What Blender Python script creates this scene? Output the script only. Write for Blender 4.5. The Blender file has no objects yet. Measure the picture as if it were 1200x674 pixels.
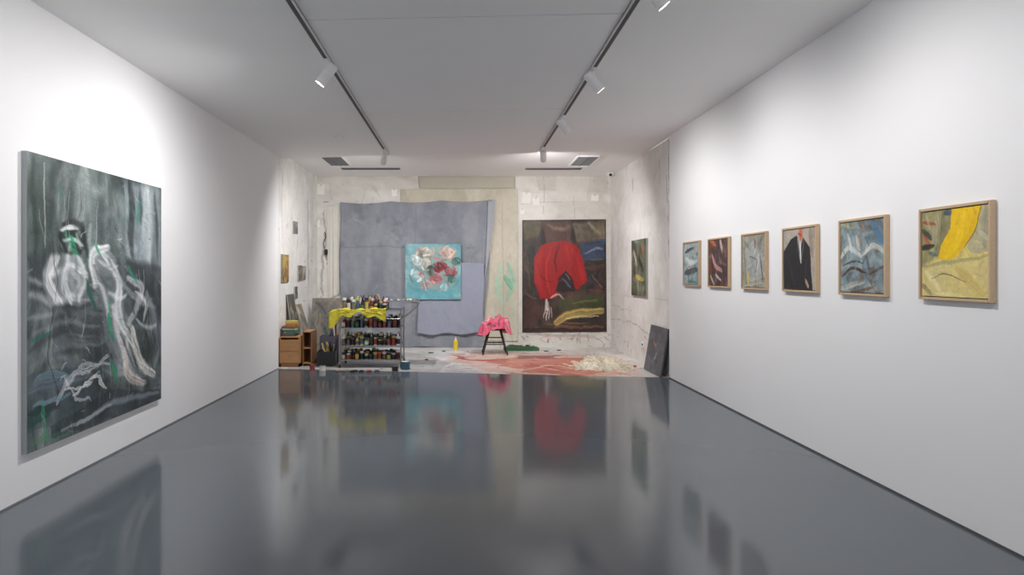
import bpy, math, random
import numpy as np
from mathutils import Vector, Matrix
random.seed(7); rng=np.random.default_rng(11)
ZOOM=False
F=750.0; CX=543.0; CY=320.0; H=1.55
YB=13.36; XL=-3.0; XR=3.04; XSL=-3.05; XSR=3.07
ZS=3.57
def ceil_z(x): return 3.44+(x+3.0)*(0.127/6.04)
def s2l(c):
    c=np.asarray(c,dtype=float)/255.0
    return np.where(c<=0.04045,c/12.92,((c+0.055)/1.055)**2.4)
def flo(px,py,z=0.0):
    y=F*(H-z)/(py-CY); return ((px-CX)*y/F,y)
def bk(px,py,Y=YB): return ((px-CX)*Y/F, H+(CY-py)*Y/F)
def sd(px,py,X): 
    y=F*X/(px-CX); return (y,H+(CY-py)*y/F)

# ------------------------------------------------ materials
def mat(name,col,rough=0.6,metal=0.0,var=0.06,scale=8.0,bump=0.0,emit=None,es=0,stretch=None,coat=0,bscale=None):
    m=bpy.data.materials.new(name); m.use_nodes=True; nt=m.node_tree; b=nt.nodes['Principled BSDF']
    l=s2l(col)
    tc=nt.nodes.new('ShaderNodeTexCoord'); nz=nt.nodes.new('ShaderNodeTexNoise'); nz.inputs['Scale'].default_value=scale; nz.inputs['Detail'].default_value=5
    mp=nt.nodes.new('ShaderNodeMapping')
    if stretch: mp.inputs['Scale'].default_value=stretch
    nt.links.new(tc.outputs['Object'],mp.inputs['Vector']); nt.links.new(mp.outputs[0],nz.inputs['Vector'])
    mx=nt.nodes.new('ShaderNodeMix'); mx.data_type='RGBA'
    mx.inputs[6].default_value=(*(l*(1-var)),1); mx.inputs[7].default_value=(*np.minimum(l*(1+var),1),1)
    nt.links.new(nz.outputs['Fac'],mx.inputs[0]); nt.links.new(mx.outputs[2],b.inputs['Base Color'])
    b.inputs['Roughness'].default_value=rough; b.inputs['Metallic'].default_value=metal
    if coat: b.inputs['Coat Weight'].default_value=coat
    if bump:
        bp=nt.nodes.new('ShaderNodeBump'); bp.inputs['Strength'].default_value=bump; bp.inputs['Distance'].default_value=0.01
        src=nz
        if bscale:
            src=nt.nodes.new('ShaderNodeTexNoise'); src.inputs['Scale'].default_value=bscale; nt.links.new(tc.outputs['Object'],src.inputs['Vector'])
        nt.links.new(src.outputs['Fac'],bp.inputs['Height']); nt.links.new(bp.outputs[0],b.inputs['Normal'])
    if emit is not None:
        b.inputs['Emission Color'].default_value=(*s2l(emit),1); b.inputs['Emission Strength'].default_value=es
    return m
def vmat(name,rough=0.6,bump=0.15,scale=60):
    m=bpy.data.materials.new(name); m.use_nodes=True; nt=m.node_tree; b=nt.nodes['Principled BSDF']
    a=nt.nodes.new('ShaderNodeAttribute'); a.attribute_name='Col'
    nt.links.new(a.outputs['Color'],b.inputs['Base Color']); b.inputs['Roughness'].default_value=rough
    tc=nt.nodes.new('ShaderNodeTexCoord'); nz=nt.nodes.new('ShaderNodeTexNoise'); nz.inputs['Scale'].default_value=scale
    nt.links.new(tc.outputs['Object'],nz.inputs['Vector'])
    bp=nt.nodes.new('ShaderNodeBump'); bp.inputs['Strength'].default_value=bump; bp.inputs['Distance'].default_value=0.004
    nt.links.new(nz.outputs['Fac'],bp.inputs['Height']); nt.links.new(bp.outputs[0],b.inputs['Normal'])
    return m
M_white=mat('wall_paint',(237,237,239),0.75,var=0.012,scale=2)
M_ceil=mat('ceiling_paint',(242,242,242),0.85,var=0.012,scale=2)
M_ceilc=mat('ceiling_panel_paint',(240,240,241),0.85,var=0.015,scale=2)
M_dark=mat('dark_gap',(38,38,40),0.7)
M_track=mat('track_black',(60,60,62),0.5)
M_trackw=mat('track_white',(215,215,215),0.5)
M_lamp=mat('lamp_white_metal',(240,240,240),0.4)
M_lens=mat('lamp_lens',(255,255,255),0.4,emit=(255,248,235),es=14)
M_wood=mat('oak_frame',(196,170,138),0.5,var=0.14,scale=14,stretch=(1,1,9),bump=0.1)
M_canvas_edge=mat('canvas_edge',(150,155,150),0.8)
M_dkedge=mat('canvas_edge_dark',(70,76,78),0.7)
M_gyedge=mat('canvas_edge_grey',(150,156,158),0.7)
M_steel=mat('stainless_steel',(160,162,165),0.32,metal=1.0,var=0.05,scale=20)
M_rubber=mat('rubber',(25,25,27),0.7)
M_vent=mat('vent_metal',(120,120,122),0.6)
V_paint=vmat('painted_canvas',0.5,0.1); V_floor=vmat('studio_floor_paint',0.4,0.1,20); V_wall=vmat('studio_wall_paint',0.8,0.1,30); V_cloth=vmat('painted_cloth',0.9,0.3,90)

# ------------------------------------------------ mesh builder
class MB:
    def __init__(s): s.v=[];s.f=[];s.m=[];s.sm=[];s.mats=[];s.c={}
    def mi(s,m):
        if m not in s.mats: s.mats.append(m)
        return s.mats.index(m)
    def add(s,vs,fs,m,smooth=False,cols=None):
        o=len(s.v); k=s.mi(m); s.v+= [tuple(v) for v in vs]
        if cols is not None:
            for i,c in enumerate(cols): s.c[o+i]=c
        for f in fs: s.f.append(tuple(i+o for i in f)); s.m.append(k); s.sm.append(smooth)
    def box(s,c,d,m,R=None,bev=0.0):
        hx,hy,hz=d[0]/2,d[1]/2,d[2]/2
        b=min(bev,hx*.45,hy*.45,hz*.45)
        if b<=0:
            vs=[Vector((x,y,z)) for x in(-hx,hx) for y in(-hy,hy) for z in(-hz,hz)]
            fs=[(0,1,3,2),(4,6,7,5),(0,4,5,1),(2,3,7,6),(0,2,6,4),(1,5,7,3)]
        else:
            import bmesh
            bm=bmesh.new(); bmesh.ops.create_cube(bm,size=1)
            for v in bm.verts: v.co=Vector((v.co.x*2*hx,v.co.y*2*hy,v.co.z*2*hz))
            bmesh.ops.bevel(bm,geom=bm.edges[:],offset=b,segments=2,affect='EDGES')
            bm.verts.index_update()
            vs=[v.co.copy() for v in bm.verts]; fs=[tuple(v.index for v in f.verts) for f in bm.faces]; bm.free()
        if R is not None: vs=[R@v for v in vs]
        c=Vector(c); s.add([v+c for v in vs],fs,m)
    def cyl(s,p0,p1,r0,r1,m,n=16,cap=True):
        p0=Vector(p0);p1=Vector(p1); a=(p1-p0).normalized(); t=a.orthogonal().normalized(); b=a.cross(t)
        vs=[];fs=[]
        for p,r in((p0,r0),(p1,r1)):
            for i in range(n):
                q=2*math.pi*i/n; vs.append(p+t*(math.cos(q)*r)+b*(math.sin(q)*r))
        for i in range(n): j=(i+1)%n; fs.append((i,j,n+j,n+i))
        s.add(vs,fs,m,True)
        if cap: s.add(vs[:n],[tuple(range(n))[::-1]],m); s.add(vs[n:],[tuple(range(n))],m)
    def lathe(s,o,prof,m,n=14):
        o=Vector(o)
        for (r0,z0,_),(r1,z1,mm) in zip(prof[:-1],prof[1:]):
            s.add([o+Vector((math.cos(2*math.pi*i/n)*r,math.sin(2*math.pi*i/n)*r,z)) for r,z in((r0,z0),(r1,z1)) for i in range(n)],
                  [(i,(i+1)%n,n+(i+1)%n,n+i) for i in range(n)],mm or m,True)
    def tube(s,pts,r,m,n=8):
        pts=[Vector(p) for p in pts]
        for a,b in zip(pts[:-1],pts[1:]): s.cyl(a,b,r,r,m,n)
    def grid(s,fn,nu,nv,m,img=None,smooth=True):
        vs=[];cols=[]
        for j in range(nv):
            for i in range(nu):
                u=i/(nu-1);v=j/(nv-1); vs.append(fn(u,v))
                if img is not None:
                    hh,ww,_=img.shape; cols.append(img[min(hh-1,int(v*(hh-1)+.5)),min(ww-1,int(u*(ww-1)+.5))])
        fs=[(j*nu+i,(j+1)*nu+i,(j+1)*nu+i+1,j*nu+i+1) for j in range(nv-1) for i in range(nu-1)]
        s.add(vs,fs,m,smooth,cols if img is not None else None)
    def build(s,name,parent=None,solid=0):
        me=bpy.data.meshes.new(name); me.from_pydata(s.v,[],s.f)
        for m in s.mats: me.materials.append(m)
        me.polygons.foreach_set('material_index',s.m); me.polygons.foreach_set('use_smooth',s.sm)
        if s.c:
            at=me.color_attributes.new('Col','FLOAT_COLOR','POINT'); arr=np.ones((len(s.v),4),dtype=np.float32)
            for i,c in s.c.items(): arr[i,:3]=c
            at.data.foreach_set('color',arr.ravel())
        me.update(); ob=bpy.data.objects.new(name,me); bpy.context.collection.objects.link(ob)
        if solid:
            md=ob.modifiers.new('thick','SOLIDIFY'); md.thickness=solid; md.offset=0
        if parent: ob.parent=parent
        return ob

# ------------------------------------------------ procedural painting helpers
def vnoise(h,w,cy,cx):
    cy=max(1,cy);cx=max(1,cx)
    g=rng.random((cy+2,cx+2)); y=np.linspace(0,cy,h); x=np.linspace(0,cx,w)
    yi=y.astype(int);xi=x.astype(int); fy=(y-yi);fx=(x-xi); fy=fy*fy*(3-2*fy);fx=fx*fx*(3-2*fx)
    a=g[np.ix_(yi,xi)];b=g[np.ix_(yi,xi+1)];c=g[np.ix_(yi+1,xi)];d=g[np.ix_(yi+1,xi+1)]
    fx=fx[None];fy=fy[:,None]
    return (a*(1-fx)+b*fx)*(1-fy)+(c*(1-fx)+d*fx)*fy
def fbm(h,w,cy,cx,o=4):
    r=0;a=1;t=0
    for i in range(o): r=r+a*vnoise(h,w,cy*2**i,cx*2**i); t+=a; a*=.55
    return r/t
def catmull(P,n=5):
    if len(P)<3: return P
    Q=[2*P[0]-P[1]]+P+[2*P[-1]-P[-2]]; o=[]
    for i in range(1,len(Q)-2):
        a,b,c,d=Q[i-1],Q[i],Q[i+1],Q[i+2]
        for k in range(n):
            t=k/n; o.append(.5*((2*b)+(c-a)*t+(2*a-5*b+4*c-d)*t*t+(3*b-a-3*c+d)*t**3))
    return o+[Q[-2]]
class Paint:
    def __init__(s,w,h,pw,ph,base,mapf=None):
        s.w=w;s.h=h;s.pw=pw;s.ph=ph; s.a=np.ones((h,w,3))*np.array(base,float)
        s.X,s.Y=np.meshgrid(np.linspace(0,pw,w),np.linspace(0,ph,h)); s.map=mapf or (lambda x,y:(x,y))
        k=0.02*max(pw,ph); s.dx=(fbm(h,w,8,8,4)-.5)*k*2; s.dy=(fbm(h,w,8,8,4)-.5)*k*2; s.k=k
    def mix(s,m,c): s.a=s.a*(1-m[...,None])+np.array(c,float)*m[...,None]
    def noise(s,c,cy,cx,lo=.5,hi=.7,al=1): 
        n=fbm(s.h,s.w,cy,cx); s.mix(np.clip((n-lo)/(hi-lo),0,1)*al,c)
    def stroke(s,pts,wd,c,al=1,streak=.35,raw=False,wob=1,soft=.35,taper=.45,curve=True):
        P=[np.array(p if raw else s.map(*p),float) for p in pts]
        if len(P)==1: P.append(P[0]+1e-4)
        if curve: P=catmull(P)
        mg=wd+s.k*wob*2
        xa=min(p[0] for p in P)-mg; xb=max(p[0] for p in P)+mg; ya=min(p[1] for p in P)-mg; yb=max(p[1] for p in P)+mg
        i0=int(np.clip(xa/s.pw*(s.w-1),0,s.w-1)); i1=int(np.clip(xb/s.pw*(s.w-1)+2,1,s.w)); j0=int(np.clip(ya/s.ph*(s.h-1),0,s.h-1)); j1=int(np.clip(yb/s.ph*(s.h-1)+2,1,s.h))
        if i1<=i0 or j1<=j0: return
        sl=(slice(j0,j1),slice(i0,i1))
        X=s.X[sl]+s.dx[sl]*wob;Y=s.Y[sl]+s.dy[sl]*wob; best=np.full(X.shape,1e9); sg=np.zeros(X.shape); T=np.zeros(X.shape); N=len(P)-1
        for q,(a,b) in enumerate(zip(P[:-1],P[1:])):
            d=b-a; L=d@d+1e-9; t=np.clip(((X-a[0])*d[0]+(Y-a[1])*d[1])/L,0,1)
            ex=X-a[0]-t*d[0];ey=Y-a[1]-t*d[1]; ds=np.hypot(ex,ey); cr=(d[0]*ey-d[1]*ex)/math.sqrt(L)
            k=ds<best; best=np.where(k,ds,best); sg=np.where(k,cr,sg); T=np.where(k,(q+t)/N,T)
        r=wd/2*(1-taper*np.abs(2*T-1)**2.5); sf=r*soft+1e-6; m=np.clip((r-best)/sf,0,1)
        nb=26; tb=rng.random(nb); st=np.interp(np.clip(sg/wd+.5,0,1)*(nb-1),np.arange(nb),tb)
        dry=np.clip((T-.45)*1.4,0,1)*streak   # bristles run dry along the stroke
        m=m*al*(1-streak*st)*(1-dry*(st>.55))
        sh=1+(rng.random(nb)[(np.clip(sg/wd+.5,0,1)*(nb-1)).astype(int)]-.5)*.16*(1 if streak>.1 else 0)
        s.a[sl]=s.a[sl]*(1-m[...,None])+np.array(c,float)*sh[...,None]*m[...,None]
    def poly(s,pts,c,al=1,raw=False,wob=1,streak=0.0):
        P=[p if raw else s.map(*p) for p in pts]; X=s.X+s.dx*wob;Y=s.Y+s.dy*wob; ins=np.zeros(X.shape,bool); n=len(P)
        for i in range(n):
            x1,y1=P[i];x2,y2=P[(i+1)%n]
            if abs(y2-y1)<1e-9: continue
            ins^=((y1>Y)!=(y2>Y))&(X<(x2-x1)*(Y-y1)/(y2-y1)+x1)
        m=ins.astype(float)*al
        if streak: m=m*(1-streak*fbm(s.h,s.w,6,6))
        s.mix(m,c)
    def rand(s,n,cols,ln,wd,ang=(0,math.pi),al=.6,box=(0,0,1,1),streak=.5):
        for i in range(n):
            x=(box[0]+random.random()*(box[2]-box[0]))*s.pw;y=(box[1]+random.random()*(box[3]-box[1]))*s.ph
            a=random.uniform(*ang);L=ln*random.uniform(.5,1.4); c=np.array(random.choice(cols),float)+random.uniform(-10,10)
            b=a+random.uniform(-.6,.6)
            s.stroke([(x,y),(x+math.cos(a)*L*.5,y+math.sin(a)*L*.5),(x+math.cos(a)*L*.5+math.cos(b)*L*.5,y+math.sin(a)*L*.5+math.sin(b)*L*.5)],wd*random.uniform(.4,1.4),c,al*random.uniform(.6,1),streak,raw=True,curve=False)
    def detail(s,n,ln,wd,gain=.3,al=.6,field=None):
        th=fbm(s.h,s.w,2,2,2)*8
        for i in range(n):
            jx=random.randrange(s.w);jy=random.randrange(s.h)
            kx=min(s.w-1,max(0,jx+random.randint(-s.w//18,s.w//18)));ky=min(s.h-1,max(0,jy+random.randint(-s.h//18,s.h//18)))
            c=np.clip(s.a[ky,kx]*(1+random.uniform(-gain,gain))+random.uniform(-8,8),0,255)
            a=th[jy,jx] if field is None else field+random.uniform(-.5,.5); L=ln*random.uniform(.4,1.4)
            x=jx/s.w*s.pw;y=jy/s.h*s.ph; b=a+random.uniform(-.5,.5)
            s.stroke([(x,y),(x+math.cos(a)*L/2,y+math.sin(a)*L/2),(x+math.cos(a)*L/2+math.cos(b)*L/2,y+math.sin(a)*L/2+math.sin(b)*L/2)],wd*random.uniform(.4,1.3),c,al*random.uniform(.5,1),.5,raw=True,curve=False)
    def smear(s,L=6,bristle=22,freq=2,turn=.5,base=1.2):
        h,w=s.h,s.w; th=base+(fbm(h,w,freq,freq,2)-.5)*turn*2*math.pi
        vx=np.cos(th);vy=np.sin(th); nz=rng.random((h,w)); nz=np.repeat(nz[...,None],1,2)
        src=np.concatenate([s.a,nz*255],2); acc=src.copy(); cnt=1
        gx,gy=np.meshgrid(np.arange(w,dtype=float),np.arange(h,dtype=float))
        for sgn in(-1,1):
            x=gx.copy();y=gy.copy()
            for k in range(L):
                xi=np.clip(x+.5,0,w-1).astype(int);yi=np.clip(y+.5,0,h-1).astype(int)
                x=x+sgn*vx[yi,xi];y=y+sgn*vy[yi,xi]
                xi=np.clip(x+.5,0,w-1).astype(int);yi=np.clip(y+.5,0,h-1).astype(int)
                acc+=src[yi,xi];cnt+=1
        acc/=cnt; b=acc[...,3:]/255-.5; b=b/(b.std()+1e-6)
        s.a=acc[...,:3]*(1+b*bristle/600)+b*bristle*.07
    def contrast(s,k,piv=110): s.a=(s.a-piv)*k+piv
    def out(s,grain=6):
        a=s.a+(rng.random((s.h,s.w,1))-.5)*grain+(fbm(s.h,s.w,30,30)[...,None]-.5)*grain*2
        return s2l(np.clip(a,0,255))

def panel(name,TL,U,V,th,img,edge,frame=None,fw=0.02,fd=None,nu=None,nv=None,back=0.0):
    TL=Vector(TL);U=Vector(U);V=Vector(V); n=V.cross(U).normalized()
    b=MB(); h,w,_=img.shape; nu=nu or w; nv=nv or h
    b.grid(lambda u,v:TL+U*u+V*v,nu,nv,V_paint,img,False)
    c=[TL,TL+U,TL+U+V,TL+V]; q=[p-n*th for p in c]
    b.add(c+q,[(0,1,5,4),(1,2,6,5),(2,3,7,6),(3,0,4,7),(4,5,6,7)],edge)
    if frame:
        fd=fd or th+.012; u=U.normalized();v=V.normalized(); g=0.006
        R=Matrix((u,v,n)).transposed()
        cen=TL+U/2+V/2-n*th+n*(fd/2)
        lu=U.length+2*(g+fw); lv=V.length+2*(g+fw)
        for sgn in(-1,1):
            b.box(cen+u*sgn*(U.length/2+g+fw/2),(fw,lv,fd),frame,R,bev=.002)
            b.box(cen+v*sgn*(V.length/2+g+fw/2),(lu-2*fw,fw,fd),frame,R,bev=.002)
        b.add([TL-u*g-v*g-n*(th-.002),TL+U+u*g-v*g-n*(th-.002),TL+U+V+u*g+v*g-n*(th-.002),TL+V-u*g+v*g-n*(th-.002)],[(0,3,2,1)],M_dark)
    return b.build(name)

# ================================================= ROOM
YN=-3.0; YLE=10.38; YRE=9.45
M_floor=mat('polished_grey_floor',(92,99,106),0.13,var=0.05,scale=1.2,bump=0.10,bscale=1.6)
nt=M_floor.node_tree; bb=nt.nodes['Principled BSDF']; bb.inputs['Specular IOR Level'].default_value=0.5
n2=nt.nodes.new('ShaderNodeTexNoise'); n2.inputs['Scale'].default_value=3.0; n2.inputs['Detail'].default_value=6
mr=nt.nodes.new('ShaderNodeMapRange'); mr.inputs[3].default_value=0.05; mr.inputs[4].default_value=0.15
nt.links.new(n2.outputs['Fac'],mr.inputs[0]); nt.links.new(mr.outputs[0],bb.inputs['Roughness'])
b=MB(); b.add([(XL-.2,YN,0),(XR+.2,YN,0),(XR+.2,YRE,0),(XL-.2,YLE,0),(XL-.2,YN,-.1),(XR+.2,YN,-.1),(XR+.2,YRE,-.1),(XL-.2,YLE,-.1)],
  [(0,1,2,3),(7,6,5,4),(0,4,5,1),(1,5,6,2),(2,6,7,3),(3,7,4,0)],M_floor); b.build('floor')
# studio floor (paint-spattered white boards)
x0,x1,y0,y1=XL-.2,XR+.2,9.3,YB+.05
def fm(px,py):
    X,Y=flo(px,py); return (X-x0,y1-Y)
P=Paint(420,290,x1-x0,y1-y0,(205,203,200),fm)
P.noise((160,158,156),6,8,.5,.75,.8); P.noise((228,226,224),10,12,.5,.7,.8)
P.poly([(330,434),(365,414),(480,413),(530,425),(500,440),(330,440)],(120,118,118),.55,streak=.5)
P.poly([(526,416),(560,411),(640,413),(700,417),(754,432),(748,441),(600,441),(570,434),(540,425)],(204,150,130),.75,streak=.8,wob=4)
P.poly([(572,420),(650,417),(694,424),(704,436),(620,438),(588,430)],(168,66,50),.85,streak=.8,wob=4)
P.poly([(600,416),(660,416),(650,421),(605,421)],(110,56,52),.6,wob=2)
P.stroke([(530,417),(560,422),(600,421)],.14,(170,46,42),.85); P.stroke([(536,421),(556,418)],.08,(60,50,50),.8)
P.stroke([(640,432),(700,439),(748,436)],.18,(214,150,130),.8); P.stroke([(668,440),(712,436),(740,440)],.1,(206,96,60),.8)
P.stroke([(700,415),(735,424)],.14,(224,196,182),.8); P.stroke([(610,434),(640,428),(670,432)],.10,(228,200,182),.8); P.stroke([(590,437),(640,440)],.08,(150,50,44),.8)
P.stroke([(600,424),(640,420),(680,426)],.05,(226,150,130),.8); P.stroke([(620,426),(660,434)],.06,(120,40,36),.8); P.stroke([(650,420),(690,430)],.05,(230,120,80),.8)
P.rand(260,[(190,80,60),(224,160,140),(235,230,225),(140,52,46),(232,212,200),(200,60,50),(214,110,66),(120,40,36)],.20,.035,al=.9,box=(.46,.1,.99,.98))
P.rand(70,[(200,80,60),(60,60,62),(70,110,100)],.08,.03,al=.85,box=(.40,.1,.97,.98))
P.rand(150,[(60,60,62),(200,180,80),(90,130,120),(230,230,230),(120,120,125)],.10,.025,al=.75)
P.rand(90,[(70,68,66),(110,105,100),(150,148,140),(225,224,220),(150,70,60)],.22,.05,al=.75,box=(0,.2,.5,1))
img=P.out(10)
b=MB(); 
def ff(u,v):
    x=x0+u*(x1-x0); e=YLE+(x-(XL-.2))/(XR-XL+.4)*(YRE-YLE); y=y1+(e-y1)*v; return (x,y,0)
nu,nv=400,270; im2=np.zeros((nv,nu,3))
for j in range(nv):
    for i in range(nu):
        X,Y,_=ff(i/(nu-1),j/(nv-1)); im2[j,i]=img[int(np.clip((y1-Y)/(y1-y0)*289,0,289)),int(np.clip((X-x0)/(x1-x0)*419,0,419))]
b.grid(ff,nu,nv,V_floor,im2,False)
b.add([(x0,YLE,-.1),(x1,YRE,-.1),(x1,y1,-.1),(x0,y1,-.1)],[(3,2,1,0)],M_dark); b.build('floor_studio')
# gallery walls
def slab(name,pts,m):
    b=MB(); b.add(pts,[(0,1,3,2),(4,6,7,5),(0,4,5,1),(2,3,7,6),(0,2,6,4),(1,5,7,3)],m); return b.build(name)
def wbox(name,xa,xb,ya,yb,za,zb,m):
    return slab(name,[(x,y,z) for x in(xa,xb) for y in(ya,yb) for z in(za,zb)],m)
wbox('wall_left',XL-.2,XL,YN,YLE,0,3.62,M_white)
wbox('wall_right',XR,XR+.2,YN,YRE,0,3.62,M_white)
wbox('shadow_strip_right',XR-.006,XR-.0005,YN,YRE,0.0005,.014,mat('shadow_strip_grey',(84,86,90),.6))  # shadow gap at the wall foot, painted as a thin dark grey strip
wbox('baseboard_left',XL+.0005,XL+.006,YN,YLE,0.0005,.012,mat('skirt_grey',(130,132,135),.6))
# studio walls
def wm(px,py): X,Z=bk(px,py); return (X-XSL,ZS-Z)
WW=XSR-XSL
P=Paint(360,220,WW,ZS,(206,203,197),wm)
P.noise((220,218,213),5,8,.45,.65,.8); P.noise((184,180,170),12,12,.6,.8,.6)
P.poly([(628,206),(712,206),(712,226),(630,224)],(198,195,188),.8,wob=.3); P.poly([(608,226),(640,228),(638,256),(608,258)],(222,220,215),.8,wob=.3); P.poly([(650,205),(690,205),(688,236),(652,238)],(214,211,205),.7,wob=.3)
P.stroke([(637,206),(637,252)],.016,(160,156,146),.6,0,wob=.2,taper=0); P.stroke([(672,226),(673,256)],.014,(166,160,150),.5,0,wob=.2,taper=0)
P.stroke([(610,240),(660,238)],.02,(170,164,152),.5,0,wob=.5,taper=0); P.stroke([(600,392),(712,394)],.02,(150,146,138),.4,0,wob=.5)
P.rand(26,[(170,164,154),(226,223,218),(150,146,138)],.3,.04,al=.4)
P.rand(36,[(150,144,134),(190,186,176),(130,120,110)],.5,.012,(1.5,1.64),.45)
P.rand(80,[(90,88,86),(160,120,100),(120,150,140),(230,228,224)],.05,.03,al=.7)
P.stroke([(378,250),(379,300),(377,345)],.06,(60,60,62),.4,.6); P.stroke([(383,280),(384,310)],.04,(40,40,42),.7)
P.stroke([(376,240),(384,238)],.03,(60,60,62),.8)
P.stroke([(615,392),(705,395)],.1,(130,70,60),.3,.8); P.rand(60,[(120,70,60),(60,60,60),(200,120,110),(225,222,220)],.14,.03,al=.6,box=(.55,.87,1,.99))
b=MB(); img=P.out(8); b.grid(lambda u,v:(XSL+u*WW,YB,ZS-v*ZS),360,220,V_wall,img,False)
b.add([(XSL-.2,YB+.15,-.1),(XSR+.2,YB+.15,-.1),(XSR+.2,YB+.15,3.8),(XSL-.2,YB+.15,3.8)],[(0,1,2,3)],M_white)
b.build('wall_back')
def studio_side(name,X,ya,yb,left):
    if left: mp=lambda px,py:(sd(px,py,X)[0]-ya,ZS-sd(px,py,X)[1])
    else: mp=lambda px,py:(yb-sd(px,py,X)[0],ZS-sd(px,py,X)[1])
    P=Paint(190,170,yb-ya,ZS,(222,220,217),mp); P.noise((206,204,199),5,6,.5,.7,.5); P.noise((232,231,229),9,9,.55,.75,.8)
    if not left:
        for pts in([(714,345),(783,352)],[(755,180),(755,425)]): P.stroke(pts,.012,(190,188,184),.5,0,wob=.3,taper=0)
        P.stroke([(716,374),(740,378),(760,392),(783,400)],.02,(130,128,124),.6,.2,wob=.6); P.stroke([(716,358),(740,364)],.015,(130,128,124),.5,.2,wob=.6)
        P.stroke([(784,165),(783.5,300)],.05,(90,88,82),.7,.6,wob=1); P.stroke([(781,200),(782,260)],.02,(40,40,40),.6,.4,wob=1)
        P.stroke([(772,184),(773,215)],.02,(120,120,120),.6,.2,wob=.4); P.stroke([(741,208),(742,224)],.05,(120,120,122),.7,.2,wob=.4)
        P.rand(24,[(170,166,160),(180,140,130),(235,235,232)],.12,.02,al=.5); P.rand(50,[(120,115,110),(170,90,80),(80,80,80)],.10,.03,al=.6,box=(0,.84,1,1))
    else:
        P.stroke([(330,195),(331,290)],.1,(150,148,145),.4,.7,wob=2); P.stroke([(361,230),(362,345)],.16,(150,148,142),.6,.7,wob=2)
        P.rand(60,[(130,128,125),(90,90,92),(170,160,140),(235,235,232)],.14,.03,al=.6)
        P.rand(12,[(100,98,96)],.6,.012,(1.45,1.7),.5)
    img=P.out(8); b=MB()
    if left:
        b.grid(lambda u,v:(X,ya+u*(yb-ya),ZS-v*ZS),190,170,V_wall,img,False)
        b.add([(X-.15,ya,0),(X-.15,yb,0),(X-.15,yb,ZS),(X-.15,ya,ZS)],[(0,1,2,3)],M_white)
    else:
        b.grid(lambda u,v:(X,yb-u*(yb-ya),ZS-v*ZS),190,170,V_wall,img,False)
        b.add([(X+.13,ya,0),(X+.13,yb,0),(X+.13,yb,ZS),(X+.13,ya,ZS)],[(0,1,2,3)],M_white)
    b.build(name)
studio_side('wall_studio_left',XSL,YLE,YB,True); studio_side('wall_studio_right',XSR,YRE,YB,False)
# ceiling
TXL,TXR=-1.223,1.25; YC=10.55
b=MB()
def cs(xa,xb,ya,yb,m,dz=0,th=.06):
    za,zb=ceil_z(xa)+dz,ceil_z(xb)+dz
    b.add([(xa,ya,za),(xb,ya,zb),(xb,yb,zb),(xa,yb,za),(xa,ya,za+th),(xb,ya,zb+th),(xb,yb,zb+th),(xa,yb,za+th)],[(0,3,2,1),(4,5,6,7),(0,1,5,4),(1,2,6,5),(2,3,7,6),(3,0,4,7)],m)
cs(XL-.02,TXL-.03,YN,YC,M_ceil); cs(TXR+.03,XR+.02,YN,YC,M_ceil)
ys=[YN,-.76,2.06,4.88,7.70,YC]
for a,c in zip(ys[:-1],ys[1:]): cs(TXL+.03,TXR-.03,a+.008,c-.008,M_ceilc)
cs(XL,XR,YN,YC,M_dark,dz=.065,th=.02)
b.box((0,(YC+YB)/2+.1,ZS+.03),(6.4,YB-YC+.3,.06),M_ceil)
b.build('ceiling')
# tracks
for X,nm in((TXL,'track_rail'),(TXR,'track_rail')):
    z=ceil_z(X); b=MB(); b.box((X,(YN+10.35)/2,z-.008),(.034,10.35-YN,.03),M_track)
    for s in(-1,1): b.box((X+s*.020,(YN+10.35)/2,z-.008),(.006,10.35-YN,.032),M_trackw)
    b.build('ceiling_track')
# vents
def vent(xa,xb,ya,yb):
    b=MB(); z=ZS-.013; f=.03
    for x in(xa,xb): b.box((x,(ya+yb)/2,z),(f,yb-ya+f,.024),M_lamp)
    for y in(ya,yb): b.box(((xa+xb)/2,y,z),(xb-xa,f,.024),M_lamp)
    b.box(((xa+xb)/2,(ya+yb)/2,ZS-.003),(xb-xa,yb-ya,.004),M_dark)
    n=13
    for i in range(1,n): b.box(((xa+xb)/2,ya+(yb-ya)*i/n,z),(xb-xa,.02,.010),M_vent,Matrix.Rotation(.6,3,'X'))
    b.box(((xa+xb)/2,(ya+yb)/2,z),(.015,yb-ya,.016),M_vent)
    b.build('ceiling_vent_grille')
vent(-2.48,-2.1,11.0,12.0); vent(1.98,2.36,11.0,12.0)
for xa,xb in((-2.35,-1.22),(1.2,2.28)):
    b=MB(); b.box(((xa+xb)/2,12.35,ZS-.008),(xb-xa,.16,.012),M_vent); b.box(((xa+xb)/2,12.35,ZS-.015),(xb-xa-.03,.12,.004),M_dark); b.build('linear_air_slot')
b=MB(); z=ceil_z(-1.75); b.cyl((-1.75,9.0,z-.001),(-1.75,9.0,z-.03),.065,.06,M_lamp,24); b.cyl((-1.75,9.0,z-.03),(-1.75,9.0,z-.045),.04,.03,M_lamp,20); b.build('smoke_detector')
b=MB(); b.box((2.95,12.9,ZS-.032),(.12,.14,.06),M_lamp,bev=.01); b.cyl((2.95,12.83,ZS-.05),(2.95,12.80,ZS-.06),.03,.025,M_dark,14); b.build('ceiling_sensor')

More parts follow.
